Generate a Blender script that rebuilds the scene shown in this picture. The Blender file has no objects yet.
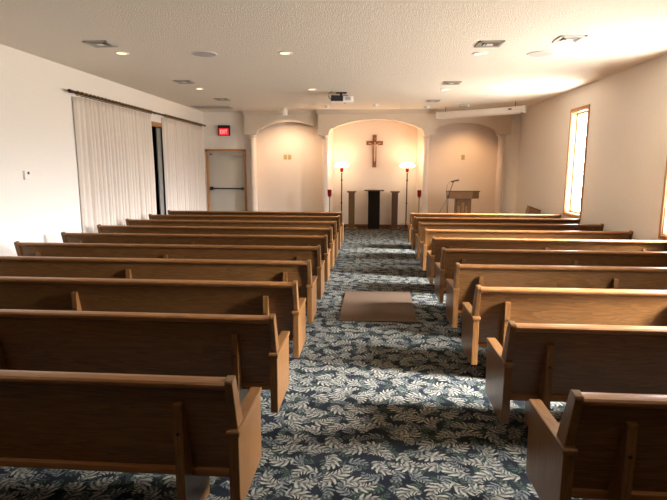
import bpy, bmesh, math, random
from mathutils import Vector, Matrix
random.seed(7)
sc = bpy.context.scene
COL = sc.collection
PI = math.pi

# ------------------------------------------------------------------ helpers
class MB:
    """collects shapes, links them as ONE mesh object"""
    def __init__(s): s.bm = bmesh.new()
    def box(s, x0, x1, y0, y1, z0, z1, bev=0.0, rot=None, about=None):
        t = bmesh.new()
        v = [t.verts.new((x, y, z)) for x in (x0, x1) for y in (y0, y1) for z in (z0, z1)]
        for f in ((0,1,3,2),(4,6,7,5),(0,4,5,1),(2,3,7,6),(0,2,6,4),(1,5,7,3)): t.faces.new([v[i] for i in f])
        return s._merge(t, bev, rot, about)
    def prism(s, pts, axis, a, b, bev=0.0, rot=None, about=None):
        """polygon pts extruded along axis from a to b. axis x: pts=(y,z); y: pts=(x,z); z: pts=(x,y)"""
        t = bmesh.new()
        def P(p, c):
            return {'x': (c, p[0], p[1]), 'y': (p[0], c, p[1]), 'z': (p[0], p[1], c)}[axis]
        A = [t.verts.new(P(p, a)) for p in pts]; B = [t.verts.new(P(p, b)) for p in pts]
        n = len(pts)
        t.faces.new(A[::-1]); t.faces.new(B)
        for i in range(n): t.faces.new((A[i], A[(i+1) % n], B[(i+1) % n], B[i]))
        return s._merge(t, bev, rot, about)
    def lathe(s, prof, cx=0, cy=0, n=32, axis='z', rot=None, about=None, close=True):
        """prof = [(r, z)...]"""
        t = bmesh.new(); rings = []
        for r, z in prof:
            if r < 1e-6: rings.append([t.verts.new((cx, cy, z))])
            else: rings.append([t.verts.new((cx + r*math.cos(2*PI*k/n), cy + r*math.sin(2*PI*k/n), z)) for k in range(n)])
        for a, b in zip(rings, rings[1:]):
            for k in range(n):
                k2 = (k+1) % n
                q = [a[k % len(a)], a[k2 % len(a)], b[k2 % len(b)], b[k % len(b)]]
                u = []
                for w in q:
                    if w not in u: u.append(w)
                if len(u) > 2: t.faces.new(u)
        if close:
            if len(rings[0]) > 1: t.faces.new(rings[0][::-1])
            if len(rings[-1]) > 1: t.faces.new(rings[-1])
        return s._merge(t, 0, rot, about)
    def tube(s, pts, r, n=10, r2=None):
        pts = [Vector(p) for p in pts]; t = bmesh.new(); rings = []
        for i, p in enumerate(pts):
            d = (pts[min(i+1, len(pts)-1)] - pts[max(i-1, 0)]).normalized()
            ref = Vector((0, 0, 1)) if abs(d.z) < .9 else Vector((1, 0, 0))
            u = d.cross(ref).normalized(); w = d.cross(u)
            rr = r if r2 is None else r + (r2-r)*i/(len(pts)-1)
            rings.append([t.verts.new(p + u*rr*math.cos(2*PI*k/n) + w*rr*math.sin(2*PI*k/n)) for k in range(n)])
        for a, b in zip(rings, rings[1:]):
            for k in range(n): t.faces.new((a[k], a[(k+1) % n], b[(k+1) % n], b[k]))
        t.faces.new(rings[0][::-1]); t.faces.new(rings[-1])
        return s._merge(t, 0, None, None)
    def _merge(s, t, bev, rot, about):
        if bev > 0:
            bmesh.ops.bevel(t, geom=list(t.edges), offset=bev, segments=2, affect='EDGES', profile=.6)
        if rot is not None:
            bmesh.ops.rotate(t, verts=list(t.verts), cent=Vector(about or (0,0,0)), matrix=rot)
        bmesh.ops.recalc_face_normals(t, faces=list(t.faces))
        me = bpy.data.meshes.new('t'); t.to_mesh(me); t.free()
        s.bm.from_mesh(me); bpy.data.meshes.remove(me)
        return s
    def build(s, name, m, parent=None, loc=(0,0,0), smooth=False):
        me = bpy.data.meshes.new(name)
        bmesh.ops.translate(s.bm, verts=list(s.bm.verts), vec=Vector(loc)*-1)
        s.bm.to_mesh(me); s.bm.free()
        if smooth:
            for p in me.polygons: p.use_smooth = True
            try: me.set_sharp_from_angle(angle=math.radians(35))
            except Exception: pass
        me.materials.append(m)
        o = bpy.data.objects.new(name, me); COL.objects.link(o); o.location = loc
        if parent is not None: o.parent = parent
        return o

def tag(o, label, cat, group=None):
    o['label'] = label; o['category'] = cat
    if group: o['group'] = group
    return o
def thing(name, label, cat, loc, rz=0, group=None):
    o = bpy.data.objects.new(name, None); COL.objects.link(o)
    o.location = loc; o.rotation_euler = (0, 0, rz); o.empty_display_size = .1
    return tag(o, label, cat, group)
def struct(o):
    o['kind'] = 'structure'; return o
def structroot(name, loc=(0,0,0)):
    o = bpy.data.objects.new(name, None); COL.objects.link(o); o.location = loc
    o['kind'] = 'structure'; return o
def dup(root, label=None):
    r = root.copy(); COL.objects.link(r)
    if label: r['label'] = label
    def rec(src, dst):
        for ch in list(src.children):
            c = ch.copy(); COL.objects.link(c); c.parent = dst
            rec(ch, c)
    rec(root, r)
    return r

# ------------------------------------------------------------------ materials
def newmat(name):
    m = bpy.data.materials.new(name); m.use_nodes = True
    nt = m.node_tree; b = nt.nodes['Principled BSDF']
    return m, nt, b
def plain(name, col, rough=.6, metal=0, emit=None, es=0, spec=.5):
    m, nt, b = newmat(name)
    b.inputs['Base Color'].default_value = (*col, 1); b.inputs['Roughness'].default_value = rough
    b.inputs['Metallic'].default_value = metal; b.inputs['Specular IOR Level'].default_value = spec
    if emit: b.inputs['Emission Color'].default_value = (*emit, 1); b.inputs['Emission Strength'].default_value = es
    # fine surface variation
    tc = nt.nodes.new('ShaderNodeTexCoord'); n = nt.nodes.new('ShaderNodeTexNoise'); n.inputs['Scale'].default_value = 40
    nt.links.new(tc.outputs['Object'], n.inputs['Vector'])
    bp = nt.nodes.new('ShaderNodeBump'); bp.inputs['Strength'].default_value = .04; bp.inputs['Distance'].default_value = .002
    nt.links.new(n.outputs['Fac'], bp.inputs['Height']); nt.links.new(bp.outputs['Normal'], b.inputs['Normal'])
    return m
def ramp(nt, stops):
    r = nt.nodes.new('ShaderNodeValToRGB'); e = r.color_ramp.elements
    while len(e) < len(stops): e.new(.5)
    for k, (p, c) in enumerate(stops): e[k].position = p; e[k].color = (*c, 1)
    return r
def wood(name, dark, mid, light, grain='x', rough=.32, scale=1.0, coat=.15):
    m, nt, b = newmat(name); N, L = nt.nodes, nt.links
    tc = N.new('ShaderNodeTexCoord'); mp = N.new('ShaderNodeMapping')
    s = {'x': (1.1, 14, 14), 'y': (14, 1.1, 14), 'z': (14, 14, 1.1)}[grain]
    mp.inputs['Scale'].default_value = tuple(k*scale for k in s)
    oi = N.new('ShaderNodeObjectInfo'); ad = N.new('ShaderNodeVectorMath'); ad.operation = 'ADD'
    mu = N.new('ShaderNodeVectorMath'); mu.operation = 'SCALE'; mu.inputs['Scale'].default_value = 7.3
    cb = N.new('ShaderNodeCombineXYZ')
    for k in 'XYZ': L.new(oi.outputs['Random'], cb.inputs[k])
    L.new(cb.outputs[0], mu.inputs[0]); L.new(tc.outputs['Object'], ad.inputs[0]); L.new(mu.outputs[0], ad.inputs[1])
    L.new(ad.outputs[0], mp.inputs['Vector'])
    n1 = N.new('ShaderNodeTexNoise'); n1.inputs['Scale'].default_value = 1.0; n1.inputs['Detail'].default_value = 3; n1.inputs['Distortion'].default_value = .6
    w = N.new('ShaderNodeMath'); w.operation = 'MULTIPLY'; w.inputs[1].default_value = 9
    fr = N.new('ShaderNodeMath'); fr.operation = 'FRACT'
    n2 = N.new('ShaderNodeTexNoise'); n2.inputs['Scale'].default_value = 9; n2.inputs['Detail'].default_value = 5
    L.new(mp.outputs[0], n1.inputs['Vector']); L.new(mp.outputs[0], n2.inputs['Vector'])
    L.new(n1.outputs['Fac'], w.inputs[0]); L.new(w.outputs[0], fr.inputs[0])
    mx = N.new('ShaderNodeMath'); mx.operation = 'MULTIPLY_ADD'; mx.inputs[1].default_value = .35
    hf = N.new('ShaderNodeMath'); hf.operation = 'MULTIPLY'; hf.inputs[1].default_value = .75
    L.new(n2.outputs['Fac'], hf.inputs[0]); L.new(fr.outputs[0], mx.inputs[0]); L.new(hf.outputs[0], mx.inputs[2])
    r = ramp(nt, [(.12, dark), (.5, mid), (.9, light)])
    L.new(mx.outputs[0], r.inputs[0]); L.new(r.outputs[0], b.inputs['Base Color'])
    b.inputs['Roughness'].default_value = rough; b.inputs['Coat Weight'].default_value = coat; b.inputs['Coat Roughness'].default_value = .2
    bp = N.new('ShaderNodeBump'); bp.inputs['Strength'].default_value = .06; bp.inputs['Distance'].default_value = .002
    L.new(n2.outputs['Fac'], bp.inputs['Height']); L.new(bp.outputs['Normal'], b.inputs['Normal'])
    return m
def paint(name, col, bump=.08, sc_=55, dist=.004, rough=.85):
    m, nt, b = newmat(name); N, L = nt.nodes, nt.links
    tc = N.new('ShaderNodeTexCoord'); n = N.new('ShaderNodeTexNoise'); n.inputs['Scale'].default_value = sc_; n.inputs['Detail'].default_value = 3
    L.new(tc.outputs['Object'], n.inputs['Vector'])
    c2 = tuple(k*.95 for k in col)
    r = ramp(nt, [(.3, c2), (.7, col)]); L.new(n.outputs['Fac'], r.inputs[0]); L.new(r.outputs[0], b.inputs['Base Color'])
    bp = N.new('ShaderNodeBump'); bp.inputs['Strength'].default_value = bump; bp.inputs['Distance'].default_value = dist
    L.new(n.outputs['Fac'], bp.inputs['Height']); L.new(bp.outputs['Normal'], b.inputs['Normal'])
    b.inputs['Roughness'].default_value = rough
    return m

class NX:
    """tiny expression builder over Math nodes"""
    def __init__(s, nt, sock): s.nt, s.o = nt, sock
    @staticmethod
    def op(nt, op, *a):
        n = nt.nodes.new('ShaderNodeMath'); n.operation = op
        for k, v in enumerate(a):
            if isinstance(v, NX): nt.links.new(v.o, n.inputs[k])
            else: n.inputs[k].default_value = v
        return NX(nt, n.outputs[0])
    def __add__(s, o): return NX.op(s.nt, 'ADD', s, o)
    def __sub__(s, o): return NX.op(s.nt, 'SUBTRACT', s, o)
    def __mul__(s, o): return NX.op(s.nt, 'MULTIPLY', s, o)
    def f(s, name, *a): return NX.op(s.nt, name, s, *a)

def leaf_layer(nt, vec, scale, off, Lh, lobes, jitter, fan=5.0):
    """voronoi-scattered acanthus leaves; returns (mask, shade)"""
    N, Lk = nt.nodes, nt.links
    mp = N.new('ShaderNodeMapping'); mp.inputs['Scale'].default_value = (scale, scale, 0); mp.inputs['Location'].default_value = (off, off*1.7, 0)
    Lk.new(vec, mp.inputs['Vector'])
    nz = N.new('ShaderNodeTexNoise'); nz.inputs['Scale'].default_value = 1.6; nz.inputs['Detail'].default_value = 1
    Lk.new(mp.outputs[0], nz.inputs['Vector'])
    vo = N.new('ShaderNodeTexVoronoi'); vo.voronoi_dimensions = '2D'; vo.inputs['Scale'].default_value = 1; vo.inputs['Randomness'].default_value = jitter
    Lk.new(mp.outputs[0], vo.inputs['Vector'])
    wz = N.new('ShaderNodeTexNoise'); wz.inputs['Scale'].default_value = 5.5; wz.inputs['Detail'].default_value = 2; Lk.new(mp.outputs[0], wz.inputs['Vector'])
    wc = N.new('ShaderNodeVectorMath'); wc.operation = 'SUBTRACT'; wc.inputs[1].default_value = (.5,.5,.5); Lk.new(wz.outputs['Color'], wc.inputs[0])
    ws = N.new('ShaderNodeVectorMath'); ws.operation = 'SCALE'; ws.inputs['Scale'].default_value = .16; Lk.new(wc.outputs[0], ws.inputs[0])
    wa = N.new('ShaderNodeVectorMath'); wa.operation = 'ADD'; Lk.new(mp.outputs[0], wa.inputs[0]); Lk.new(ws.outputs[0], wa.inputs[1])
    sub = N.new('ShaderNodeVectorMath'); sub.operation = 'SUBTRACT'
    Lk.new(wa.outputs[0], sub.inputs[0]); Lk.new(vo.outputs['Position'], sub.inputs[1])
    sx = N.new('ShaderNodeSeparateXYZ'); Lk.new(sub.outputs[0], sx.inputs[0])
    cs = N.new('ShaderNodeSeparateColor'); Lk.new(vo.outputs['Color'], cs.inputs[0])
    X, Y = NX(nt, sx.outputs[0]), NX(nt, sx.outputs[1]); R, G = NX(nt, cs.outputs[0]), NX(nt, cs.outputs[1])
    W = NX(nt, nz.outputs['Fac']) - .5
    a = R*(2*PI)
    c, s_ = a.f('COSINE'), a.f('SINE')
    u = X*c + Y*s_ + W*.12
    v0 = Y*c - X*s_
    # leaf bent along an arc: polar coordinates round a centre beside the leaf
    side = (G - .5).f('SIGN')
    v1 = v0*side
    bend = .44
    dx, dy = u + .10, v1 + bend
    rad = (dx*dx + dy*dy).f('SQRT')
    along = NX.op(nt, 'ARCTAN2', dx, dy)*bend*1.15                # arc length from the leaf middle
    across = rad - (bend + .02)
    outer = across.f('GREATER_THAN', 0.0)
    av = across.f('ABSOLUTE')*(outer*-.35 + 1.35)
    t = (along*(1.0/Lh)*.5 + .5).f('MINIMUM', 1.0).f('MAXIMUM', 0.0)      # 0 root .. 1 tip
    env = (t*PI).f('SINE').f('MAXIMUM', 0.0).f('POWER', .6)*(t*-.45 + 1.15)
    lob = ((along - av*.75)*lobes).f('SINE')*.5 + .5
    lobr = lob.f('POWER', .8)
    width = env*(lobr*.68 + .32)*fan
    mask = ((width - av)*18.0).f('MINIMUM', 1.0).f('MAXIMUM', 0.0)
    rib = (av*16.0).f('MINIMUM', 1.0)*.45 + .55
    edge = (av*(1.0/fan)).f('MINIMUM', 1.0)*.5 + .5
    shade = (lobr*.85 + .15)*rib*edge
    return mask, shade

def carpet_mat():
    m, nt, b = newmat('patterned_carpet'); N, L = nt.nodes, nt.links
    tc = N.new('ShaderNodeTexCoord'); vec = tc.outputs['Object']
    m1, s1 = leaf_layer(nt, vec, 7.2, 0.0, .72, 27.0, .8, .42)
    m2, s2 = leaf_layer(nt, vec, 8.1, 3.3, .68, 28.0, .9, .38)
    m3, s3 = leaf_layer(nt, vec, 10.2, 8.1, .66, 25.0, 1.0, .36)
    fib = N.new('ShaderNodeTexNoise'); fib.inputs['Scale'].default_value = 260; fib.inputs['Detail'].default_value = 2; L.new(vec, fib.inputs['Vector'])
    big = N.new('ShaderNodeTexNoise'); big.inputs['Scale'].default_value = 5; L.new(vec, big.inputs['Vector'])
    def mix(fac, a, c):
        n = N.new('ShaderNodeMix'); n.data_type = 'RGBA'
        L.new(fac.o if isinstance(fac, NX) else fac, n.inputs[0])
        for k, v in ((6, a), (7, c)):
            if isinstance(v, tuple): n.inputs[k].default_value = (*v, 1)
            else: L.new(v, n.inputs[k])
        return n.outputs[2]
    base = ramp(nt, [(.35, (.008, .009, .012)), (.65, (.015, .0165, .021))]); L.new(big.outputs['Fac'], base.inputs[0])
    l3 = mix(s3, (.012, .017, .015), (.055, .075, .055))
    l2 = mix(s2, (.012, .016, .022), (.19, .195, .18))
    l1 = mix(s1, (.024, .025, .028), (.31, .288, .235))
    c = mix(m3, base.outputs[0], l3)
    c = mix(m2*.85, c, l2)
    c = mix(m1, c, l1)
    fr = ramp(nt, [(.3, (.62, .62, .62)), (.7, (1.15, 1.15, 1.15))]); L.new(fib.outputs['Fac'], fr.inputs[0])
    mu = N.new('ShaderNodeMix'); mu.data_type = 'RGBA'; mu.blend_type = 'MULTIPLY'; mu.inputs[0].default_value = 1
    L.new(c, mu.inputs[6]); L.new(fr.outputs[0], mu.inputs[7]); L.new(mu.outputs[2], b.inputs['Base Color'])
    b.inputs['Roughness'].default_value = .95; b.inputs['Specular IOR Level'].default_value = .04
    bp = N.new('ShaderNodeBump'); bp.inputs['Strength'].default_value = .5; bp.inputs['Distance'].default_value = .004
    L.new(fib.outputs['Fac'], bp.inputs['Height']); L.new(bp.outputs['Normal'], b.inputs['Normal'])
    return m

def glass_mat(name, tint=(1,1,1), refl=.06):
    m = bpy.data.materials.new(name); m.use_nodes = True; nt = m.node_tree; nt.nodes.clear()
    o = nt.nodes.new('ShaderNodeOutputMaterial'); t = nt.nodes.new('ShaderNodeBsdfTransparent'); g = nt.nodes.new('ShaderNodeBsdfGlossy')
    t.inputs[0].default_value = (*tint, 1); g.inputs['Roughness'].default_value = .05
    mx = nt.nodes.new('ShaderNodeMixShader'); mx.inputs[0].default_value = refl
    nt.links.new(t.outputs[0], mx.inputs[1]); nt.links.new(g.outputs[0], mx.inputs[2]); nt.links.new(mx.outputs[0], o.inputs[0])
    return m

OAKc = ((.062,.024,.006), (.124,.052,.014), (.20,.090,.028))
M = {
 'oak_x': wood('oak_long_grain', *OAKc, 'x'),
 'oak_y': wood('oak_arm_grain', *OAKc, 'y'),
 'oak_z': wood('oak_upright_grain', *OAKc, 'z'),
 'rail': wood('oak_rail', (.11,.040,.010), (.20,.078,.020), (.29,.125,.038), 'x', rough=.34, coat=.1),
 'panel': wood('rear_wood_panelling', (.16,.08,.035), (.30,.16,.08), (.32,.17,.08), 'z', rough=.5),
 'trimwood': wood('window_casing_wood', (.28,.12,.04), (.42,.20,.075), (.52,.27,.11), 'z', rough=.4),
 'trimwood_y': wood('casing_wood_level', (.22,.09,.03), (.34,.15,.05), (.42,.20,.07), 'y', rough=.4),
 'darkwood': wood('walnut', (.03,.012,.006), (.07,.028,.012), (.11,.045,.02), 'z', rough=.4),
 'pedwood': wood('pedestal_oak', (.055,.025,.005), (.105,.050,.011), (.155,.077,.02), 'z', rough=.4),
 'pedwood_d': wood('pedestal_walnut', (.035,.014,.006), (.068,.028,.012), (.105,.046,.02), 'z', rough=.4),
 'crosswood': wood('cross_wood', (.10,.035,.012), (.20,.075,.025), (.27,.11,.04), 'z', rough=.45),
 'lectern': wood('lectern_oak', (.12,.055,.014), (.21,.10,.027), (.30,.15,.045), 'x', rough=.4),
 'lectern_z': wood('lectern_oak_upright', (.12,.055,.014), (.21,.10,.027), (.30,.15,.045), 'z', rough=.4),
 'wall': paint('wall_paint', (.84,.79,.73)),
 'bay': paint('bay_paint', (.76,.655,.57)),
 'arch': paint('arch_shade_tan', (.66,.575,.475)),  # darker tan puts the shade on the arches into their colour
 'ceil': paint('popcorn_ceiling', (.88,.82,.72), bump=.8, sc_=75, dist=.02, rough=.95),
 'white': plain('white_enamel', (.8,.78,.74), .5),
 'cream': plain('cream_plastic', (.46,.34,.15), .5),
 'almond': plain('white_plastic', (.82,.80,.76), .45),
 'grey': plain('grey_metal', (.55,.54,.50), .5, .1),
 'blind': plain('grey_blind', (.25,.24,.22), .7),
 'vent': plain('vent_metal', (.42,.40,.36), .5, .2),
 'black': plain('black_plastic', (.012,.012,.013), .4),
 'dark': plain('dark_void', (.008,.007,.007), .9),
 'cloth': plain('charcoal_cloth', (.013,.009,.006), .9, spec=.08),
 'bronze': plain('dark_bronze', (.055,.026,.016), .35, .7),
 'brass': plain('aged_brass', (.32,.20,.08), .35, .9),
 'steel': plain('steel', (.25,.25,.26), .35, .9),
 'mat': None, 'curtain': None,
 'door': plain('door_enamel', (.52,.50,.44), .5),
 'redglass': plain('red_glass', (.18,.003,.008), .15, emit=(.8,.01,.02), es=.02),
 'lampglow': plain('lit_glass_bowl', (.9,.8,.65), .3, emit=(1,.80,.52), es=14),
 'canlens': plain('lit_can_lens', (.9,.8,.6), .3, emit=(1,.74,.38), es=2.6),
 'skin': plain('carved_figure_wood', (.55,.36,.24), .5),
 'screencase': plain('screen_case', (.78,.74,.68), .4),
 'carton': plain('brown_board', (.26,.14,.07), .8),
 'carpet': carpet_mat(),
 'pane': glass_mat('clear_pane'),
 'darkpane': glass_mat('dark_pane', (.35,.35,.35), .03),
 'exitred': plain('exit_face', (.5,.01,.02), .3, emit=(1,.02,.05), es=.7),
 'exitletter': plain('exit_letters', (.9,.5,.4), .3, emit=(1,.30,.24), es=1.4),
}
def mat_cloth(name, a, c, scale, bump):
    m, nt, b = newmat(name); N, L = nt.nodes, nt.links
    tc = N.new('ShaderNodeTexCoord'); n = N.new('ShaderNodeTexNoise'); n.inputs['Scale'].default_value = scale; n.inputs['Detail'].default_value = 4
    L.new(tc.outputs['Object'], n.inputs['Vector']); r = ramp(nt, [(.35, a), (.65, c)])
    L.new(n.outputs['Fac'], r.inputs[0]); L.new(r.outputs[0], b.inputs['Base Color']); b.inputs['Roughness'].default_value = .95; b.inputs['Specular IOR Level'].default_value = .08
    bp = N.new('ShaderNodeBump'); bp.inputs['Strength'].default_value = bump; bp.inputs['Distance'].default_value = .003
    L.new(n.outputs['Fac'], bp.inputs['Height']); L.new(bp.outputs['Normal'], b.inputs['Normal'])
    return m
M['mat'] = mat_cloth('brown_mat_pile', (.062,.038,.024), (.096,.062,.041), 160, .5)
M['curtain'] = mat_cloth('cream_curtain_cloth', (.66,.58,.51), (.72,.64,.57), 90, .1)

# ------------------------------------------------------------------ room
XL, XR, YB, ZC = -4.47, 3.79, -4.6, 3.10
YN = 14.0                                       # back of the central niche
struct(MB().box(-6.3, XR+.3, YB-.2, YN+.3, -.1, 0).build('floor', M['carpet']))
struct(MB().box(XL-.2, XR+.3, YB-.2, YN+.3, ZC, ZC+.12).build('ceiling', M['ceil']))
struct(MB().box(XL-.2, XR+.3, YB-.2, YB, 0, ZC).build('wall_rear', M['panel']))
# left wall with a wide opening behind the curtains
OY0, OY1, OZ = 8.1, 12.75, 2.55
w = MB(); w.box(XL-.15, XL, YB, OY0, 0, ZC); w.box(XL-.15, XL, OY0, OY1, OZ, ZC); w.box(XL-.15, XL, OY1, 13.75, 0, ZC)
struct(w.build('wall_left', M['wall']))
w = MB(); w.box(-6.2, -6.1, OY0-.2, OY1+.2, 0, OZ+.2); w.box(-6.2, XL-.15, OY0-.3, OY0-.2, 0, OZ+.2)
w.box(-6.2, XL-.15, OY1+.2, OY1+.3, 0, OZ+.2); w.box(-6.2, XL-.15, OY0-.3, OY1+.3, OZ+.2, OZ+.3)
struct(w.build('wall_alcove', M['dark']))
# right wall with tall narrow windows
WZ0, WZ1 = .79, 2.69
WY = [(9.41, 10.14), (6.07, 6.80), (2.74, 3.47)]
w = MB(); edges = [YB] + [v for a in reversed(WY) for v in a] + [13.6]
for i in range(0, len(edges), 2): w.box(XR, XR+.16, edges[i], edges[i+1], 0, ZC)
for a, b_ in WY: w.box(XR, XR+.16, a, b_, 0, WZ0); w.box(XR, XR+.16, a, b_, WZ1, ZC)
struct(w.build('wall_right', M['wall']))
for i, (a, b_) in enumerate(WY):
    r = structroot('window_%d' % (i+1), (XR, (a+b_)/2, WZ0))
    ym, zz = (a+b_)/2, WZ0
    f = MB(); cw = .055
    f.box(-.018, 0, a-ym-cw, a-ym, -cw, WZ1-zz+cw, .004); f.box(-.018, 0, b_-ym, b_-ym+cw, -cw, WZ1-zz+cw, .004)
    f.box(-.018, 0, a-ym, b_-ym, -cw, 0, .004); f.box(-.018, 0, a-ym, b_-ym, WZ1-zz, WZ1-zz+cw, .004)
    f.build('window_casing', M['trimwood'], r)
    j = MB(); jt = .018
    j.box(0, .15, a-ym, a-ym+jt, 0, WZ1-zz); j.box(0, .15, b_-ym-jt, b_-ym, 0, WZ1-zz)
    j.box(0, .15, a-ym+jt, b_-ym-jt, 0, jt); j.box(0, .15, a-ym+jt, b_-ym-jt, WZ1-zz-jt, WZ1-zz)
    j.build('window_jamb', M['trimwood'], r)
    s = MB(); sf = .035
    s.box(.09, .125, a-ym+jt, a-ym+jt+sf, jt, WZ1-zz-jt); s.box(.09, .125, b_-ym-jt-sf, b_-ym-jt, jt, WZ1-zz-jt)
    s.box(.09, .125, a-ym+jt+sf, b_-ym-jt-sf, jt, jt+sf); s.box(.09, .125, a-ym+jt+sf, b_-ym-jt-sf, WZ1-zz-jt-sf, WZ1-zz-jt)
    s.build('window_sash', M['trimwood'], r)
    MB().box(.104, .110, a-ym+jt+sf, b_-ym-jt-sf, jt+sf, WZ1-zz-jt-sf).build('window_pane', M['pane'], r)
# door wall, bays and niche
YD = 13.55
w = MB(); DX0, DX1, DZ = -4.43, -3.33, 2.13
w.box(XL, DX0, YD, YD+.14, 0, ZC); w.box(DX0, DX1, YD, YD+.14, DZ, ZC); w.box(DX1, -3.16, YD, YD+.14, 0, ZC)
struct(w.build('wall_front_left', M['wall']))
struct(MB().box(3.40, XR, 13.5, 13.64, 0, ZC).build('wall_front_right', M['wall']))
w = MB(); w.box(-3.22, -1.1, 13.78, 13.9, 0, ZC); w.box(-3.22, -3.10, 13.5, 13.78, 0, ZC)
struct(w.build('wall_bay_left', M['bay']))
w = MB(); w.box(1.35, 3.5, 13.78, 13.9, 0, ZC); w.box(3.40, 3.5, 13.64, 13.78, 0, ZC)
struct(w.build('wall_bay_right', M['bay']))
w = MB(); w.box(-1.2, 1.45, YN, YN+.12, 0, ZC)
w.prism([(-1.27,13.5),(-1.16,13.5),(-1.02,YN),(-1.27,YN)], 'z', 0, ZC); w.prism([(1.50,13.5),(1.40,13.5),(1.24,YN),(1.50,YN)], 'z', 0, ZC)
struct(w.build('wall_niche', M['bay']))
struct(MB().box(-1.02, 1.24, YN-.018, YN, 0, .10, .004).build('baseboard_niche', wood('baseboard_wood', (.10,.035,.012), (.18,.07,.024), (.24,.10,.036), 'x')))
def arch_wall(name, x0, x1, a0, a1, zs, zsh, zap, y0, y1, sh=.12):
    """wall above an arched opening a0..a1: small quarter-round shoulders, then a flat curve"""
    pts = [(x0, ZC), (x0, zs), (a0, zs)]
    for k in range(1, 9):
        t = k/8*PI/2; pts.append((a0 + sh*(1-math.cos(t)), zs + (zsh-zs)*math.sin(t)))
    pts.append((a0 + sh + .015, zsh))
    c0, c1 = a0+sh+.015, a1-sh-.015; cm, hw = (c0+c1)/2, (c1-c0)/2
    for k in range(1, 24):
        u = -1 + 2*k/24; pts.append((cm + hw*u, zsh + .012 + (zap-zsh-.012)*(1-abs(u)**2.2)))
    pts.append((a1 - sh - .015, zsh))
    for k in range(7, -1, -1):
        t = k/8*PI/2; pts.append((a1 - sh*(1-math.cos(t)), zs + (zsh-zs)*math.sin(t)))
    pts += [(x1, zs), (x1, ZC)]
    w = MB(); w.prism(pts, 'y', y0, y1)
    # crown moulding along the ceiling, its ends cut to the same profile
    cr = .10
    prof = [(y0, ZC-.105), (y0-.012, ZC-.09), (y0-.03, ZC-.075), (y0-cr+.02, ZC-.02), (y0-cr, ZC), (y0, ZC)]
    t = bmesh.new()
    A = [t.verts.new((x0 - max(0, (y0-p[0]))*.6, p[0], p[1])) for p in prof]; B = [t.verts.new((x1 + max(0, (y0-p[0]))*.6, p[0], p[1])) for p in prof]
    n = len(prof); t.faces.new(A); t.faces.new(B[::-1])
    for i in range(n): t.faces.new((A[i], B[i], B[(i+1) % n], A[(i+1) % n]))
    w._merge(t, 0, None, None)
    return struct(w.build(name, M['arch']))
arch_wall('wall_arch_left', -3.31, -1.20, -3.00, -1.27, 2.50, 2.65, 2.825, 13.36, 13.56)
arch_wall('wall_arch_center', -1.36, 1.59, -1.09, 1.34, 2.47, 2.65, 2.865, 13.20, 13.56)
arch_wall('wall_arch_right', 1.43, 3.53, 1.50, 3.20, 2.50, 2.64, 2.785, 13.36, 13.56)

def column(x, lab):
    r = thing('column', lab, 'column', (x, 13.40, 0), group='round columns between the arches')
    c = MB(); c.lathe([(.088, .10), (.088, .5), (.076, 2.36)], n=28); c.build('shaft', M['bay'], r, smooth=True)
    c = MB(); c.lathe([(.13, 0), (.13, .05), (.115, .06), (.115, .085), (.09, .10)], n=28); c.build('base', M['bay'], r, smooth=True)
    c = MB(); c.lathe([(.077, 2.36), (.092, 2.365), (.092, 2.385), (.08, 2.39), (.08, 2.42), (.105, 2.445), (.105, 2.47)], n=28); c.build('capital', M['bay'], r, smooth=True)
for x, lab in ((-3.10, 'cream round column beside the grey exit door, far left of the arches'), (-1.18, 'cream round column between the left bay and the lamp-lit niche'),
               (1.42, 'cream round column between the lamp-lit niche and the right bay'), (3.31, 'cream round column right of the lectern, far right of the arches')):
    column(x, lab)

# door in the front-left wall
r = structroot('door_1', (DX0, YD, 0))
f = MB(); wd = DX1-DX0
f.box(-.0, .055, -.02, .14, 0, DZ, .004); f.box(wd-.055, wd, -.02, .14, 0, DZ, .004); f.box(.0, wd, -.02, .14, DZ-.055, DZ, .004)
f.build('door_frame', M['trimwood'], r)
lf = MB().box(.04, wd-.04, .05, .095, .0, DZ-.04, .003).build('door_leaf', M['door'], r)
b = MB(); b.box(.09, wd-.10, -.005, .025, 1.065, 1.10, .006); b.box(.08, .17, -.012, .05, 1.035, 1.13, .006); b.box(wd-.15, wd-.09, -.005, .05, 1.05, 1.115, .005); b.build('panic_bar', M['black'], lf)
b = MB(); b.box(wd-.36, wd-.07, -.0, .05, 1.90, 1.965, .005); b.tube([(wd-.2, .0, 1.975), (wd-.62, -.01, 2.0)], .012); b.build('door_closer', M['vent'], lf)
b = MB().box(.10, .16, .03, .05, 1.985, 2.01, .003).build('latch_plate', M['black'], lf)
# exit sign
r = thing('exit_sign', 'black exit sign with glowing red face above the grey door', 'exit sign', (-3.90, YD, 2.48))
MB().box(-.16, .16, -.07, 0, 0, .27, .006).build('housing', M['black'], r)
face = MB().box(-.13, .13, -.076, -.07, .015, .19).build('face', M['exitred'], r)
cu = bpy.data.curves.new('exit_text', 'FONT'); cu.body = 'EXIT'; cu.size = .15; cu.extrude = .002; cu.align_x = 'CENTER'
to = bpy.data.objects.new('exit_text', cu); COL.objects.link(to)
dg = bpy.context.evaluated_depsgraph_get(); me = bpy.data.meshes.new_from_object(to.evaluated_get(dg)); bpy.data.objects.remove(to)
me.materials.clear(); me.materials.append(M['exitletter'])
lt = bpy.data.objects.new('letters', me); COL.objects.link(lt); lt.parent = face; lt.location = (0, -.079, .05); lt.rotation_euler = (PI/2, 0, 0); lt.scale = (.62, 1, 1)

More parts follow.
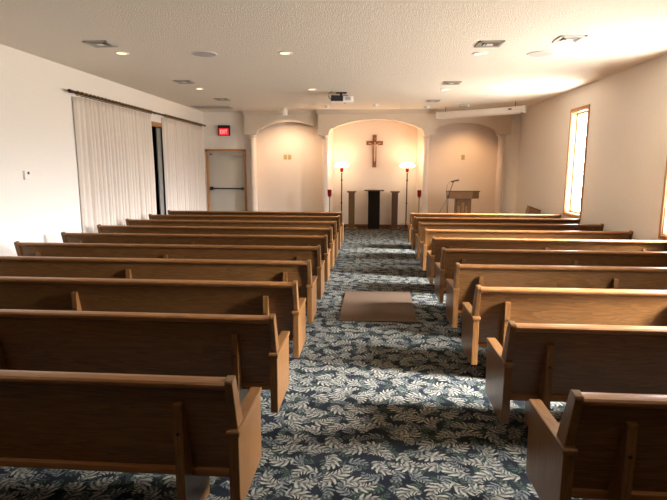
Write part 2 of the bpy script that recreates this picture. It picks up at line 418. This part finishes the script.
# frame and dark door leaf behind the curtains on the left
r = structroot('window_5', (XL, OY0, 0))
f = MB(); oy = OY1-OY0
f.box(-.15, .012, 0, .07, 0, OZ, .004); f.box(-.15, .012, oy-.07, oy, 0, OZ, .004); f.box(-.15, .012, 0, oy, OZ-.07, OZ+.02, .004)
f.build('window_frame', M['trimwood_y'], r)
f = MB()
for y in (1.3, 2.95): f.box(-.12, -.06, y, y+.06, 0, OZ-.07, .004)
f.build('mullion', M['black'], r)
MB().box(-.095, -.087, .07, oy-.07, .02, OZ-.07).build('window_pane', M['darkpane'], r)
MB().prism([(-.055, 2.50), (-.03, 2.50), (-.03, 2.72), (-.055, 2.72)], 'z', .02, OZ-.08, .003).build('folded_blind', M['blind'], r)

# ------------------------------------------------------------------ curtains
def curtain(y0, y1, z0, z1, folds, lab, seed):
    rnd = random.Random(seed)
    ny, nz = folds*10, 14
    ph = [rnd.uniform(-.5, .5) for _ in range(folds+2)]; am = [rnd.uniform(.7, 1.3) for _ in range(folds+2)]
    bm = bmesh.new(); grid = []
    for j in range(nz+1):
        z = z1 + (z0-z1)*j/nz; row = []
        spread = .6 + .4*min(1, j/4)
        for i in range(ny+1):
            t = i/ny*folds; k = int(t); fr = t-k
            a = am[k]*(1-fr) + am[k+1]*fr; p = ph[k]*(1-fr) + ph[k+1]*fr
            sw = math.sin(2*PI*t + p*min(1, j/6)); d = .034*a*spread*math.copysign(abs(sw)**.7, sw) + .005*math.sin(4.3*PI*t/folds*3 + seed)
            e = min(1, i/7); d = d*e - .066*(1-e)                    # the outer edge returns to the wall
            yy = y0 + (y1-y0)*i/ny + .012*math.sin(2*PI*t*.5 + j*.25)*min(1, j/5)
            row.append(bm.verts.new((d, yy-y0, z)))
        grid.append(row)
    for j in range(nz):
        for i in range(ny): bm.faces.new((grid[j][i], grid[j][i+1], grid[j+1][i+1], grid[j+1][i]))
    me = bpy.data.meshes.new('curtain'); bm.to_mesh(me); bm.free()
    for p in me.polygons: p.use_smooth = True
    me.materials.append(M['curtain'])
    o = bpy.data.objects.new('curtain', me); COL.objects.link(o); o.location = (XL+.078, y0, 0)
    sm = o.modifiers.new('thickness', 'SOLIDIFY'); sm.thickness = .004
    return tag(o, lab, 'curtain', 'cream pleated curtains on the left wall')
curtain(7.50, 10.10, .04, 2.68, 22, 'wider cream pleated curtain, nearer the camera on the left wall', 3)
curtain(10.76, 13.22, .04, 2.68, 20, 'narrower cream pleated curtain beside the front-left corner and exit door', 9)
r = thing('curtain_rod', 'dark traverse curtain rod with rings along the left wall', 'curtain rod', (XL+.085, 7.36, 2.735))
c = MB(); c.tube([(0, 0, 0), (0, 6.03, 0)], .019); c.build('rod', M['bronze'], r, smooth=True)
for y in (-.03, 6.05):
    c = MB(); c.lathe([(0, -.035), (.02, -.03), (.028, 0), (.02, .03), (0, .035)], n=14, rot=Matrix.Rotation(PI/2, 3, 'X')); o = c.build('finial', M['bronze'], r, smooth=True); o.location = (0, y, 0)
for y in (.10, 3.05, 5.9):
    o = MB().box(-.085, .008, -.012, .012, -.012, .012, .002).build('bracket', M['bronze'], r); o.location = (0, y, 0)
c = MB()
prot = None
for k in range(42):
    y = .17 + k*.116 if k < 23 else 3.44 + (k-23)*.132
    if prot is None:
        t = MB(); pts = [(.031*math.cos(a*PI/8), 0, .031*math.sin(a*PI/8)) for a in range(17)]; t.tube(pts, .008, 6)
        prot = t.build('ring', M['brass'], r, smooth=True); o = prot
    else:
        o = prot.copy(); COL.objects.link(o); o.parent = r
    o.location = (0, y, -.008)
c.bm.free()

# ------------------------------------------------------------------ pews
S = .9227
K, ZB = .93, .121
def T(pts): return [(y*K, z*K+ZB) for y, z in pts]
def pew(side, y, lab, grp):
    if side < 0: xa, xw, sup = -.554, -4.215, (-.814, -2.386, -3.95)
    else: xa, xw, sup = .802, 3.763, (1.053, 2.27, 3.47)
    xm = (xa+xw)/2
    r = thing('pew', lab, 'pew', (xm, y, 0), group=grp)
    lo, hi = min(xa, xw)-xm, max(xa, xw)-xm
    for e in (0, 1):
        a, b = (lo, lo+.047) if e == 0 else (hi-.047, hi)
        pn = MB().prism(T([(.0,0), (.472,0), (.479,.385), (.0,.385)]), 'x', a, b, .004).build('end_panel', M['oak_z'], r)
        MB().prism(T([(-.012,.386), (.486,.386), (.486,.415), (-.006,.418), (-.014,.408)]), 'x', a-.007, b+.007, .006).build('arm_cap', M['oak_y'], pn)
        MB().prism(T([(.115,.414), (.015,.414), (-.058,.668), (-.050,.682), (-.002,.691), (.004,.684)]), 'x', a+.006, b-.005, .005).build('end_post', M['oak_z'], r)
    i0, i1 = lo+.047-.012, hi-.047+.012
    bk = MB().prism(T([(.098,.14), (.120,.14), (.004,.655), (-.018,.655)]), 'x', i0, i1, .003).build('backrest', M['oak_x'], r)
    MB().prism(T([(-.050,.640), (-.056,.650), (-.056,.662), (-.048,.671), (-.020,.676), (.016,.672), (.026,.664), (.026,.650), (.018,.640), (-.018,.628), (-.034,.630)]), 'x', i0, i1).build('top_rail', M['rail'], bk, smooth=True)
    MB().prism(T([(.076,.128), (.070,.145), (.074,.160), (.090,.168), (.112,.160), (.114,.128)]), 'x', i0, i1).build('bottom_rail', M['rail'], bk, smooth=True)
    MB().prism(T([(.085,.270), (.46,.270), (.472,.278), (.472,.292), (.46,.300), (.085,.292)]), 'x', i0, i1, .003).build('seat', M['oak_x'], r)
    for sx in sup:
        sx -= xm
        pp = [(-.02,0), (.30,0)] + T([(.36,.269), (.10,.269), (.010,.545), (.0,.553), (-.020,.545), (-.022,.52)])
        s_ = MB().prism(pp, 'x', sx-.02, sx+.02, .003).build('support', M['oak_z'], r)
        MB().lathe([(.008, -.002), (.008, .003), (0, .004)], n=12, rot=Matrix.Rotation(PI/2, 3, 'X'), about=(0,0,0)).build('screw_plug', M['dark'], s_).location = (sx, -.0215, .40*K+ZB)
    return r
ordi = ['', 'second', 'third', 'fourth', 'fifth', 'sixth', 'seventh', 'eighth', 'ninth', '']
for side, y0, word in ((-1, 1.996, 'left'), (1, 1.965, 'right')):
    first = None
    for i in range(10):
        if i == 0: lab = 'oak pew %s of the aisle, nearest the camera, cut off by the picture edge' % word
        elif i == 9: lab = 'frontmost oak pew %s of the aisle, %s' % (word, 'closest to the exit door wall' if side < 0 else 'just before the lectern')
        else: lab = 'oak pew %s of the aisle, %s row counted from the camera' % (word, ordi[i])
        if first is None: first = pew(side, y0, lab, 'oak pews %s of the aisle' % word)
        else:
            o = dup(first, lab); o.location.y = y0 + i*S

# ------------------------------------------------------------------ floor mat
m = MB().prism([(-.31,6.58), (.545,6.60), (.525,5.26), (-.325,5.26)], 'z', .001, .012, .003).build('floor_mat', M['mat'], loc=(.1, 5.9, 0))
tag(m, 'plain brown rectangular mat lying in the carpeted aisle', 'mat')

# ------------------------------------------------------------------ niche furniture
r = thing('crucifix', 'wooden crucifix with a small carved figure on the niche wall', 'crucifix', (.10, YN, 2.10))
MB().box(-.052, .052, -.035, 0, -.44, .425, .006).build('upright', M['crosswood'], r)
MB().box(-.225, .225, -.037, -.002, .155, .262, .006).build('crossbar', M['crosswood'], r)
MB().box(-.032, .032, -.043, -.034, .30, .345, .003).build('title_plaque', M['brass'], r)
bm = bmesh.new()
J = {'pel': (0,-.058,-.02), 'che': (0,-.062,.12), 'neck': (0,-.064,.175), 'head': (.008,-.070,.20), 'top': (.012,-.074,.235),
     'ls': (-.05,-.060,.16), 'le': (-.10,-.056,.185), 'lh': (-.175,-.052,.215), 'rs': (.05,-.060,.16), 're': (.10,-.056,.185), 'rh': (.175,-.052,.215),
     'lk': (-.014,-.085,-.13), 'lf': (-.008,-.055,-.25), 'lt': (-.006,-.075,-.285), 'rk': (.018,-.083,-.13), 'rf': (.010,-.055,-.25), 'rt': (.010,-.075,-.285)}
R = {'pel': .030, 'che': .034, 'neck': .014, 'head': .022, 'top': .018, 'ls': .018, 'rs': .018, 'le': .012, 're': .012, 'lh': .010, 'rh': .010, 'lk': .018, 'rk': .018, 'lf': .011, 'rf': .011, 'lt': .010, 'rt': .010}
names = list(J); V = {k: bm.verts.new(J[k]) for k in names}
for a, b in (('pel','che'),('che','neck'),('neck','head'),('head','top'),('che','ls'),('ls','le'),('le','lh'),('che','rs'),('rs','re'),('re','rh'),('pel','lk'),('lk','lf'),('lf','lt'),('pel','rk'),('rk','rf'),('rf','rt')):
    bm.edges.new((V[a], V[b]))
me = bpy.data.meshes.new('figure'); bm.to_mesh(me); bm.free()
fo = bpy.data.objects.new('figure', me); COL.objects.link(fo)
fo.modifiers.new('skin', 'SKIN'); fo.modifiers.new('sub', 'SUBSURF').levels = 2; fo.modifiers['sub'].render_levels = 2
for k, n_ in enumerate(names): me.skin_vertices[0].data[k].radius = (R[n_], R[n_]*.85)
me.skin_vertices[0].data[0].use_root = True
me.materials.append(M['skin']); fo.parent = r

def torchiere(x, y, lab):
    r = thing('floor_lamp', lab, 'floor lamp', (x, y, 0), group='lit torchiere lamps flanking the crucifix')
    MB().lathe([(.14,0), (.14,.02), (.10,.035), (.03,.06), (.018,.09)], n=28).build('base', M['bronze'], r, smooth=True)
    p = MB(); p.lathe([(.016,.08), (.016,.70), (.024,.71), (.024,.74), (.016,.75), (.016,1.30), (.026,1.31), (.026,1.34), (.016,1.35), (.016,1.50), (.03,1.515)], n=16); p.build('pole', M['bronze'], r, smooth=True)
    MB().lathe([(.026,1.535), (.04,1.56), (.048,1.62), (.04,1.655)], n=24).build('red_collar', M['redglass'], r, smooth=True)
    b = MB(); b.lathe([(.04,1.655), (.12,1.66), (.175,1.675), (.195,1.70), (.19,1.725), (.15,1.74), (.14,1.765), (.15,1.785), (.14,1.785), (.13,1.765), (.14,1.735), (.17,1.715), (.15,1.69), (.0,1.675)], n=36, close=False); b.build('bowl', M['lampglow'], r, smooth=True)
    return r
torchiere(-.76, 13.50, 'lit torchiere floor lamp left of the crucifix'); torchiere(.96, 13.50, 'lit torchiere floor lamp right of the crucifix')
def votive(x, y, lab):
    r = thing('votive_stand', lab, 'candle stand', (x, y, 0), group='red votive candle stands outside the columns')
    MB().lathe([(.11,0), (.11,.015), (.05,.03), (.015,.06)], n=24).build('base', M['bronze'], r, smooth=True)
    MB().lathe([(.012,.05), (.012,.5), (.02,.51), (.02,.53), (.012,.54), (.012,.88), (.035,.91), (.04,.925)], n=16).build('pole', M['brass'], r, smooth=True)
    c = MB(); c.lathe([(.035,.925), (.05,.95), (.056,1.09), (.048,1.09), (.043,.955), (0,.95)], n=24, close=False); c.build('red_cup', M['redglass'], r, smooth=True)
votive(-1.045, 13.03, 'red glass votive stand beside the left niche column'); votive(1.245, 13.03, 'red glass votive stand beside the right niche column')
def pedestal(x, y, m, lab):
    r = thing('pedestal', lab, 'pedestal', (x, y, 0), group='square wooden flower pedestals in the niche')
    MB().box(-.14,.14,-.13,.13,0,.045,.006).build('base', m, r)
    MB().box(-.082,.082,-.08,.08,.04,.995,.006).build('shaft', m, r)
    MB().prism([(-.085,.985),(.085,.985),(.125,1.015),(.125,1.035),(-.125,1.035),(-.125,1.015)], 'y', -.11, .11, .003).build('cap', m, r)
pedestal(-.495, 13.60, M['pedwood'], 'tall oak pedestal left of the dark draped stand')
pedestal(.66, 13.68, M['pedwood_d'], 'tall darker brown pedestal right of the dark draped stand')
r = thing('altar_stand', 'tall dark draped stand with flat wooden top below the crucifix', 'stand', (.105, 13.70, 0))
MB().box(-.265,.265,-.16,.16,1.035,1.065,.005).build('top_board', M['pedwood_d'], r)
pts = []
n = 120
for k in range(n):
    a = 2*PI*k/n; cx_, cy_ = math.cos(a), math.sin(a)
    q = .9/max(abs(cx_), abs(cy_)*1.35); rr = .17*q*(1 + .035*math.sin(a*22))
    pts.append((cx_*rr, cy_*rr*.95))
MB().prism(pts, 'z', .015, 1.034).build('drape', M['cloth'], r, smooth=True)
MB().box(-.19,.19,-.14,.14,0,.02,.004).build('base', M['darkwood'], r)

# ------------------------------------------------------------------ right bay: lectern, microphone stand, box
r = thing('lectern', 'oak lectern with slanted top standing before the right arched bay', 'lectern', (2.25, 12.78, 0), 0)
# bm of desk: a closed hood with a chamfered right corner
MB().prism([(-.33,-.20),(.24,-.20),(.43,-.02),(.43,.22),(-.33,.22)], 'z', .905, 1.075, .004).build('desk', M['lectern'], r)
MB().prism([(-.345,-.215),(.25,-.215),(.455,-.02),(.455,.235),(-.345,.235)], 'z', 1.075, 1.10, .004, rot=Matrix.Rotation(math.radians(-3), 3, 'X'), about=(0,-.2,1.08)).build('reading_top', M['pedwood_d'], r)
MB().box(-.13,.24,-.08,.16,.06,.906,.004).build('pillar', M['lectern_z'], r)
MB().box(-.2,.32,-.17,.22,0,.06,.006).build('base', M['lectern'], r)
e = MB()
for x0, x1, z0, z1 in ((-.09,-.03,.50,.72), (.01,.07,.50,.80), (.10,.15,.50,.72), (-.10,.17,.46,.495)): e.box(x0, x1, -.095, -.079, z0, z1, .003)
e.build('carved_panel', M['trimwood'], r)
MB().box(-.13,-.115,-.1,-.079,.10,.90,.002).build('corner_moulding', M['pedwood_d'], r)
r = thing('microphone_stand', 'black tripod boom microphone stand left of the lectern', 'microphone stand', (1.83, 12.10, 0))
MB().lathe([(.011,.05),(.011,.55),(.017,.56),(.017,.60),(.009,.61),(.009,.97)], n=14).build('pole', M['steel'], r, smooth=True)
for k in range(3):
    a = k*2*PI/3 + .5
    MB().tube([(0,0,.28), (.30*math.cos(a), .30*math.sin(a), .012)], .008, 8).build('leg', M['black'], r, smooth=True)
MB().box(-.02,.02,-.02,.02,.95,1.0,.006).build('clutch', M['black'], r)
MB().tube([(-.20,0,.58), (0,-.012,.97), (.10,-.02,1.31)], .008, 8).build('boom', M['black'], r, smooth=True)
MB().tube([(.085,-.02,1.30), (.11,-.02,1.335)], .014, 8).build('clip', M['black'], r, smooth=True)
mc = MB(); mc.tube([(-.07,0,-.012), (.04,0,.008)], .011, 12, .015); mc.lathe([(0,-.03),(.02,-.02),(.026,0),(.022,.018),(0,.028)], cx=0, cy=0, n=16, rot=Matrix.Rotation(PI/2-.15, 3, 'Y')); 
rmic = thing('microphone', 'dark handheld microphone clipped at the top of the boom stand', 'microphone', (1.945, 12.08, 1.345))
mb_ = MB(); mb_.tube([(-.07,0,-.012), (.075,0,.016)], .011, 12, .017); mb_.build('handle', M['black'], rmic, smooth=True)
mc.bm.free()
mb_ = MB(); mb_.lathe([(0,-.03),(.02,-.022),(.027,0),(.022,.018),(0,.03)], n=16, rot=Matrix.Rotation(PI/2-.15, 3, 'Y')); o = mb_.build('grille', M['steel'], rmic, smooth=True); o.location = (.095,0,.02)
mb_ = MB(); mb_.tube([(-.07,0,-.012), (-.11,0,-.03), (-.15,0,-.10), (-.165,0,-.25), (-.15,0,-.42), (-.13,0,-.75), (-.12,.02,-1.33)], .004, 6); mb_.build('cable', M['black'], rmic, smooth=True)
r = thing('wooden_box', 'brown slant-topped box by the right wall behind the front pew', 'box', (3.56, 11.4, 0), -.1)
MB().prism([(-.12,0),(.15,0),(.15,.73),(-.08,.81),(-.12,.65)], 'y', -.14, .14, .006).build('body', M['carton'], r)
MB().prism([(-.085,.812),(.155,.728),(.16,.745),(-.08,.83)], 'y', -.15, .15, .003).build('lid', M['pedwood'], r)

# ------------------------------------------------------------------ things on the walls
r = thing('thermostat', 'small white thermostat with dark display on the left wall', 'thermostat', (XL, 6.33, 1.53))
MB().box(0, .03, -.055, .055, -.055, .06, .006).build('body', M['almond'], r)
MB().box(.03, .033, -.005, .03, .012, .045).build('display', M['black'], r)
def plate(x, lab, grp, n=1, y=13.78):
    r = thing('wall_plate', lab, 'wall plate', (x, y, 1.93), group=grp)
    MB().box(-.045,.045,-.012,0,-.065,.065,.004).build('cover', M['cream'], r)
    MB().box(-.012,.012,-.018,-.011,-.03,.03,.003).build('switch', M['cream'], r)
plate(-2.31, 'yellowed wall plate in the left bay, left one of the pair', 'wall plates in the left bay')
plate(-2.19, 'yellowed wall plate in the left bay, right one of the pair', 'wall plates in the left bay')
plate(2.43, 'single yellowed wall plate above the lectern in the right bay', None)

# ------------------------------------------------------------------ ceiling fixtures
def can(x, y, lab, lit=True):
    r = thing('recessed_light', lab, 'ceiling light', (x, y, ZC), group='round recessed ceiling lights')
    MB().lathe([(.062,-.004),(.068,-.010),(.088,-.008),(.094,0),(.062,0)], n=28, close=False).build('trim_ring', M['almond'], r, smooth=True)
    MB().lathe([(0,-.003),(.062,-.004),(.062,0),(0,0)], n=28, close=False).build('lens', M['canlens'], r)
rows = [('nearer row', [(-3.244,6.66),(-1.122,6.78),(1.384,6.96),(3.018,7.0)]), ('farther row', [(-3.226,9.63),(-1.119,9.81),(1.373,9.99),(2.975,10.07)])]
posn = ['farthest left', 'second from the left', 'third from the left', 'farthest right']
for rw, ps in rows:
    for k, (x, y) in enumerate(ps): can(x, y, 'round recessed ceiling light, %s of the %s' % (posn[k], rw))
def diffuser(x, y, lab, s=.125, fm='vent'):
    r = thing('ceiling_vent', lab, 'ceiling vent', (x, y, ZC), group='square ceiling air diffusers')
    f = MB(); e = s+.02
    f.box(-e,e,-e,-e+.03,-.014,0,.003); f.box(-e,e,e-.03,e,-.014,0,.003); f.box(-e,-e+.03,-e,e,-.014,0,.003); f.box(e-.03,e,-e,e,-.014,0,.003)
    f.build('frame', M[fm], r)
    MB().box(-s,s,-s,s,-.002,0).build('opening', M['dark'], r)
    for q in (.088, .052):
        f = MB()
        tilt = .022
        for sx in (-1, 1):
            f.prism([(sx*q,-.003),(sx*(q+tilt),-.018),(sx*(q+tilt+.003),-.016),(sx*(q+.004),-.001)], 'y', -q-.01, q+.01)
            f.prism([(sx*q,-.003),(sx*(q+tilt),-.018),(sx*(q+tilt+.003),-.016),(sx*(q+.004),-.001)], 'x', -q-.01, q+.01)
        f.build('louver', M[fm], r)
    MB().box(-.036,.036,-.036,.036,-.016,-.010,.003).build('centre_plate', M['almond'], r)
for x, y, lab in ((-3.249,6.15,'square air diffuser on the ceiling left, nearest the camera'), (-3.224,8.85,'square air diffuser on the ceiling above the left curtain, middle of three'),
                  (-3.219,11.09,'square air diffuser on the left ceiling, nearest the exit sign'), (1.39,6.43,'square air diffuser on the right ceiling, nearest the camera'),
                  (1.38,9.2,'square air diffuser on the right ceiling, middle of the row'), (1.339,11.56,'square air diffuser on the ceiling, nearest the right arched bay'),
                  (2.24,6.25,'square air diffuser in the brightly lit ceiling patch by the windows')):
    diffuser(x, y, lab, fm='white' if x > 2 else 'vent')  # window-side one in white: the washed-out light is put into its colour
r = thing('return_grille', 'wide slatted return-air grille on the ceiling by the door wall', 'ceiling vent', (-3.87, 12.45, ZC))
f = MB(); f.box(-.46,.46,-.24,-.20,-.014,0,.003); f.box(-.46,.46,.20,.24,-.014,0,.003); f.box(-.46,-.42,-.2,.2,-.014,0,.003); f.box(.42,.46,-.2,.2,-.014,0,.003); f.build('frame', M['vent'], r)
MB().box(-.42,.42,-.2,.2,-.002,0).build('opening', M['dark'], r)
pr = None
for k in range(11):
    if pr is None: o = pr = MB().prism([(-.012,-.004),(.010,-.014),(.013,-.012),(-.009,-.002)], 'x', -.42, .42).build('slat', M['vent'], r)
    else: o = pr.copy(); COL.objects.link(o); o.parent = r
    o.location = (0, -.18+k*.036, 0)
for x, y, lab in ((-2.177,6.75,'round grey-white ceiling speaker, left of the pair'), (2.165,7.0,'round grey-white ceiling speaker, right of the pair by the windows')):
    r = thing('ceiling_speaker', lab, 'speaker', (x, y, ZC), group='round ceiling speakers')
    MB().lathe([(.150,0),(.165,-.004),(.165,-.010),(.150,-.012)], n=40).build('rim', M['almond'], r, smooth=True)
    MB().lathe([(0,-.015),(.10,-.0145),(.150,-.012),(.150,-.008),(0,-.008)], n=40, close=False).build('grille', plain('speaker_grille', (.50,.47,.46), .6), r, smooth=True)
for x, y, lab in ((-1.053,12.34,'small white ceiling smoke detector behind the projector'), (.103,12.12,'small white ceiling smoke detector above the crucifix'), (1.317,12.55,'small white ceiling smoke detector beside the projection screen')):
    r = thing('smoke_detector', lab, 'smoke detector', (x, y, ZC), group='white smoke detectors before the arches')
    MB().lathe([(.075,0),(.075,-.018),(.06,-.022)], n=28).build('base', M['white'], r, smooth=True)
    MB().lathe([(.05,-.02),(.052,-.045),(.035,-.06),(0,-.062)], n=28).build('sensor', M['white'], r, smooth=True)
r = thing('spotlight', 'small white cylinder spotlight on the ceiling before the left bay', 'spotlight', (-2.14, 12.75, ZC))
MB().lathe([(.05,0),(.05,-.012),(.02,-.014),(.02,-.03)], n=24).build('canopy', M['white'], r, smooth=True)
MB().lathe([(.055,-.03),(.07,-.035),(.07,-.17),(.06,-.17),(.055,-.06),(0,-.06)], n=28, close=False).build('can', M['white'], r, smooth=True)
# projector
r = thing('projector', 'white and black video projector hung from the ceiling', 'projector', (-.60, 10.30, ZC), math.radians(8)); r.scale = (1.14, 1.14, 1.14)
b = MB(); b.box(-.09,.09,-.09,.09,-.012,0,.003); b.lathe([(.022,-.012),(.022,-.05)], n=16); b.box(-.17,.12,-.02,.02,-.055,-.045,.003); b.build('mount', M['black'], r)
MB().box(-.19,.20,-.15,.15,-.165,-.055,.018, rot=Matrix.Rotation(math.radians(6), 3, 'X'), about=(0,0,-.1)).build('body', M['almond'], r)
MB().box(-.185,.02,-.175,-.14,-.158,-.062,.006).build('rear_panel', M['black'], r)
MB().box(.06,.15,-.162,-.148,-.14,-.085,.004).build('air_grille', plain('grey_grille', (.42,.41,.40), .6), r)
MB().lathe([(.045,.0),(.045,.03),(.035,.032),(0,.028)], n=24, rot=Matrix.Rotation(-PI/2, 3, 'X')).build('lens', M['black'], r, smooth=True).location = (.08, .15, -.11)
MB().tube([(-.16,-.12,-.002),(-.22,-.14,-.03),(-.225,-.15,-.09),(-.19,-.16,-.13),(-.15,-.165,-.14)], .006, 8).build('cable', M['black'], r, smooth=True)
# projection screen case hung across the right corner
A, B = Vector((1.62, 12.92, 2.92)), Vector((3.34, 11.62, 2.925)); d = B-A; ln = d.length
r = thing('projection_screen', 'long white rolled projection screen case hung across the right corner', 'projection screen', (A.x, A.y, A.z), math.atan2(d.y, d.x))
MB().box(0, ln, -.06, .06, -.066, .066, .014).build('case', M['screencase'], r)
for x in (.0, ln-.03): MB().box(x-.008, x+.038, -.066, .066, -.078, .078, .01).build('end_cap', M['white'], r)
MB().box(ln-.36, ln-.28, -.066, -.058, .0, .03, .002).build('logo_plate', M['black'], r)
for x in (.22, ln-.22): MB().tube([(x,0,.07),(x,0,ZC-A.z)], .006, 8).build('hanger', M['black'], r)
MB().tube([(.1,0,-.08),(ln-.1,0,-.08)], .011, 8).build('pull_bar', M['white'], r)
r = thing('ceiling_bracket', 'small brown bracket on the ceiling above the projection screen', 'bracket', (2.15, 12.30, ZC))
MB().box(-.11,.06,-.03,.03,-.04,0,.004).build('plate', M['vent'], r); MB().lathe([(.025,-.05),(.025,0)], n=14).build('stem', M['almond'], r).location = (.09,0,0)

# ------------------------------------------------------------------ light
def area(name, loc, rot, sx, sy, power, col):
    l = bpy.data.lights.new(name, 'AREA'); l.shape = 'RECTANGLE'; l.size = sx; l.size_y = sy; l.energy = power; l.color = col
    o = bpy.data.objects.new(name, l); COL.objects.link(o); o.location = loc; o.rotation_euler = rot; return o
def point(name, loc, power, col, rad=.05):
    l = bpy.data.lights.new(name, 'POINT'); l.energy = power; l.color = col; l.shadow_soft_size = rad
    o = bpy.data.objects.new(name, l); COL.objects.link(o); o.location = loc; return o
wd_ = bpy.data.worlds.new('daylight'); sc.world = wd_; wd_.use_nodes = True
wt = wd_.node_tree; bg = wt.nodes['Background']
SKY, GROUND, HAZE, HAZE_N = 30.0, 50.0, 980.0, 22.0
tc = wt.nodes.new('ShaderNodeTexCoord'); sep = wt.nodes.new('ShaderNodeSeparateXYZ'); wt.links.new(tc.outputs['Generated'], sep.inputs[0])
sd = Vector((1, -.16, .56)).normalized()
dt = wt.nodes.new('ShaderNodeVectorMath'); dt.operation = 'DOT_PRODUCT'; dt.inputs[1].default_value = sd
wt.links.new(tc.outputs['Generated'], dt.inputs[0])
lobe = NX(wt, dt.outputs['Value']).f('MAXIMUM', 0.0).f('POWER', HAZE_N)*HAZE
up = (NX(wt, sep.outputs[2])*12.0 + .5).f('MINIMUM', 1.0).f('MAXIMUM', 0.0)
strength = (lobe + SKY)*up + (up*-1.0 + 1.0)*GROUND
mxc = wt.nodes.new('ShaderNodeMix'); mxc.data_type = 'RGBA'; wt.links.new(up.o, mxc.inputs[0])
mxc.inputs[6].default_value = (1.0, .93, .82, 1); mxc.inputs[7].default_value = (.96, .98, 1.0, 1)
wt.links.new(mxc.outputs[2], bg.inputs[0]); wt.links.new(strength.o, bg.inputs[1])
for i, (a, b_) in enumerate(WY):
    o = area('window_portal', (XR+.155, (a+b_)/2, (WZ0+WZ1)/2), (0, PI/2, 0), WZ1-WZ0, b_-a, 1, (1,1,1))
    o.data.cycles.is_portal = True
point('lamp_bulb', (-.76, 13.50, 1.84), 6.5, (1, .33, .17), .07); point('lamp_bulb', (.96, 13.50, 1.84), 6.5, (1, .33, .17), .07)
for ps in [p for _, p in rows] + [[(x, y) for x in (-3.24, -1.12, 1.38, 3.0)] for y in (3.7, .6)]:   # two rows in view, plus two unseen rows added overhead as warm fill
    for x, y in ps:
        l = bpy.data.lights.new('can_and_fill_light', 'SPOT'); l.energy = 16 if y > 5 else 24; l.color = (1, .74, .42); l.spot_size = 1.9; l.spot_blend = .7; l.shadow_soft_size = .05
        o = bpy.data.objects.new('can_and_fill_light', l); COL.objects.link(o); o.location = (x, y, ZC-.03)

for x, e, cl in ((2.42, 95, (1, .58, .27)), (-2.14, 120, (1, .68, .42))):                    # spotlights washing the side bays
    l = bpy.data.lights.new('bay_spot', 'SPOT'); l.energy = e; l.color = cl; l.spot_size = 1.75 if x > 0 else 2.3; l.spot_blend = .9; l.shadow_soft_size = .05
    o = bpy.data.objects.new('bay_spot', l); COL.objects.link(o); o.location = (x, 12.75, ZC-.19); o.rotation_euler = (.45, 0, 0)

# ------------------------------------------------------------------ camera
f_px, pitch, yaw, roll, h = 505.014, .1602, .0719, .0030, 1.6299
fw = Vector((-math.sin(yaw)*math.cos(pitch), math.cos(yaw)*math.cos(pitch), -math.sin(pitch)))
rr = Vector((math.cos(yaw), math.sin(yaw), 0)); u = rr.cross(fw)
r2 = rr*math.cos(roll) + u*math.sin(roll); u2 = r2.cross(fw)
cam = bpy.data.cameras.new('camera'); co = bpy.data.objects.new('camera', cam); COL.objects.link(co)
mw = Matrix((r2, u2, -fw)).transposed().to_4x4(); mw.translation = Vector((0, 0, h)); co.matrix_world = mw
cam.sensor_width = 36; cam.sensor_fit = 'HORIZONTAL'; cam.lens = f_px/667*36; cam.clip_start = .05
sc.camera = co
sc.view_settings.view_transform = 'Standard'; sc.view_settings.look = 'None'; sc.view_settings.gamma = 1; sc.view_settings.exposure = .06
sc.cycles.max_bounces = 12; sc.cycles.diffuse_bounces = 8
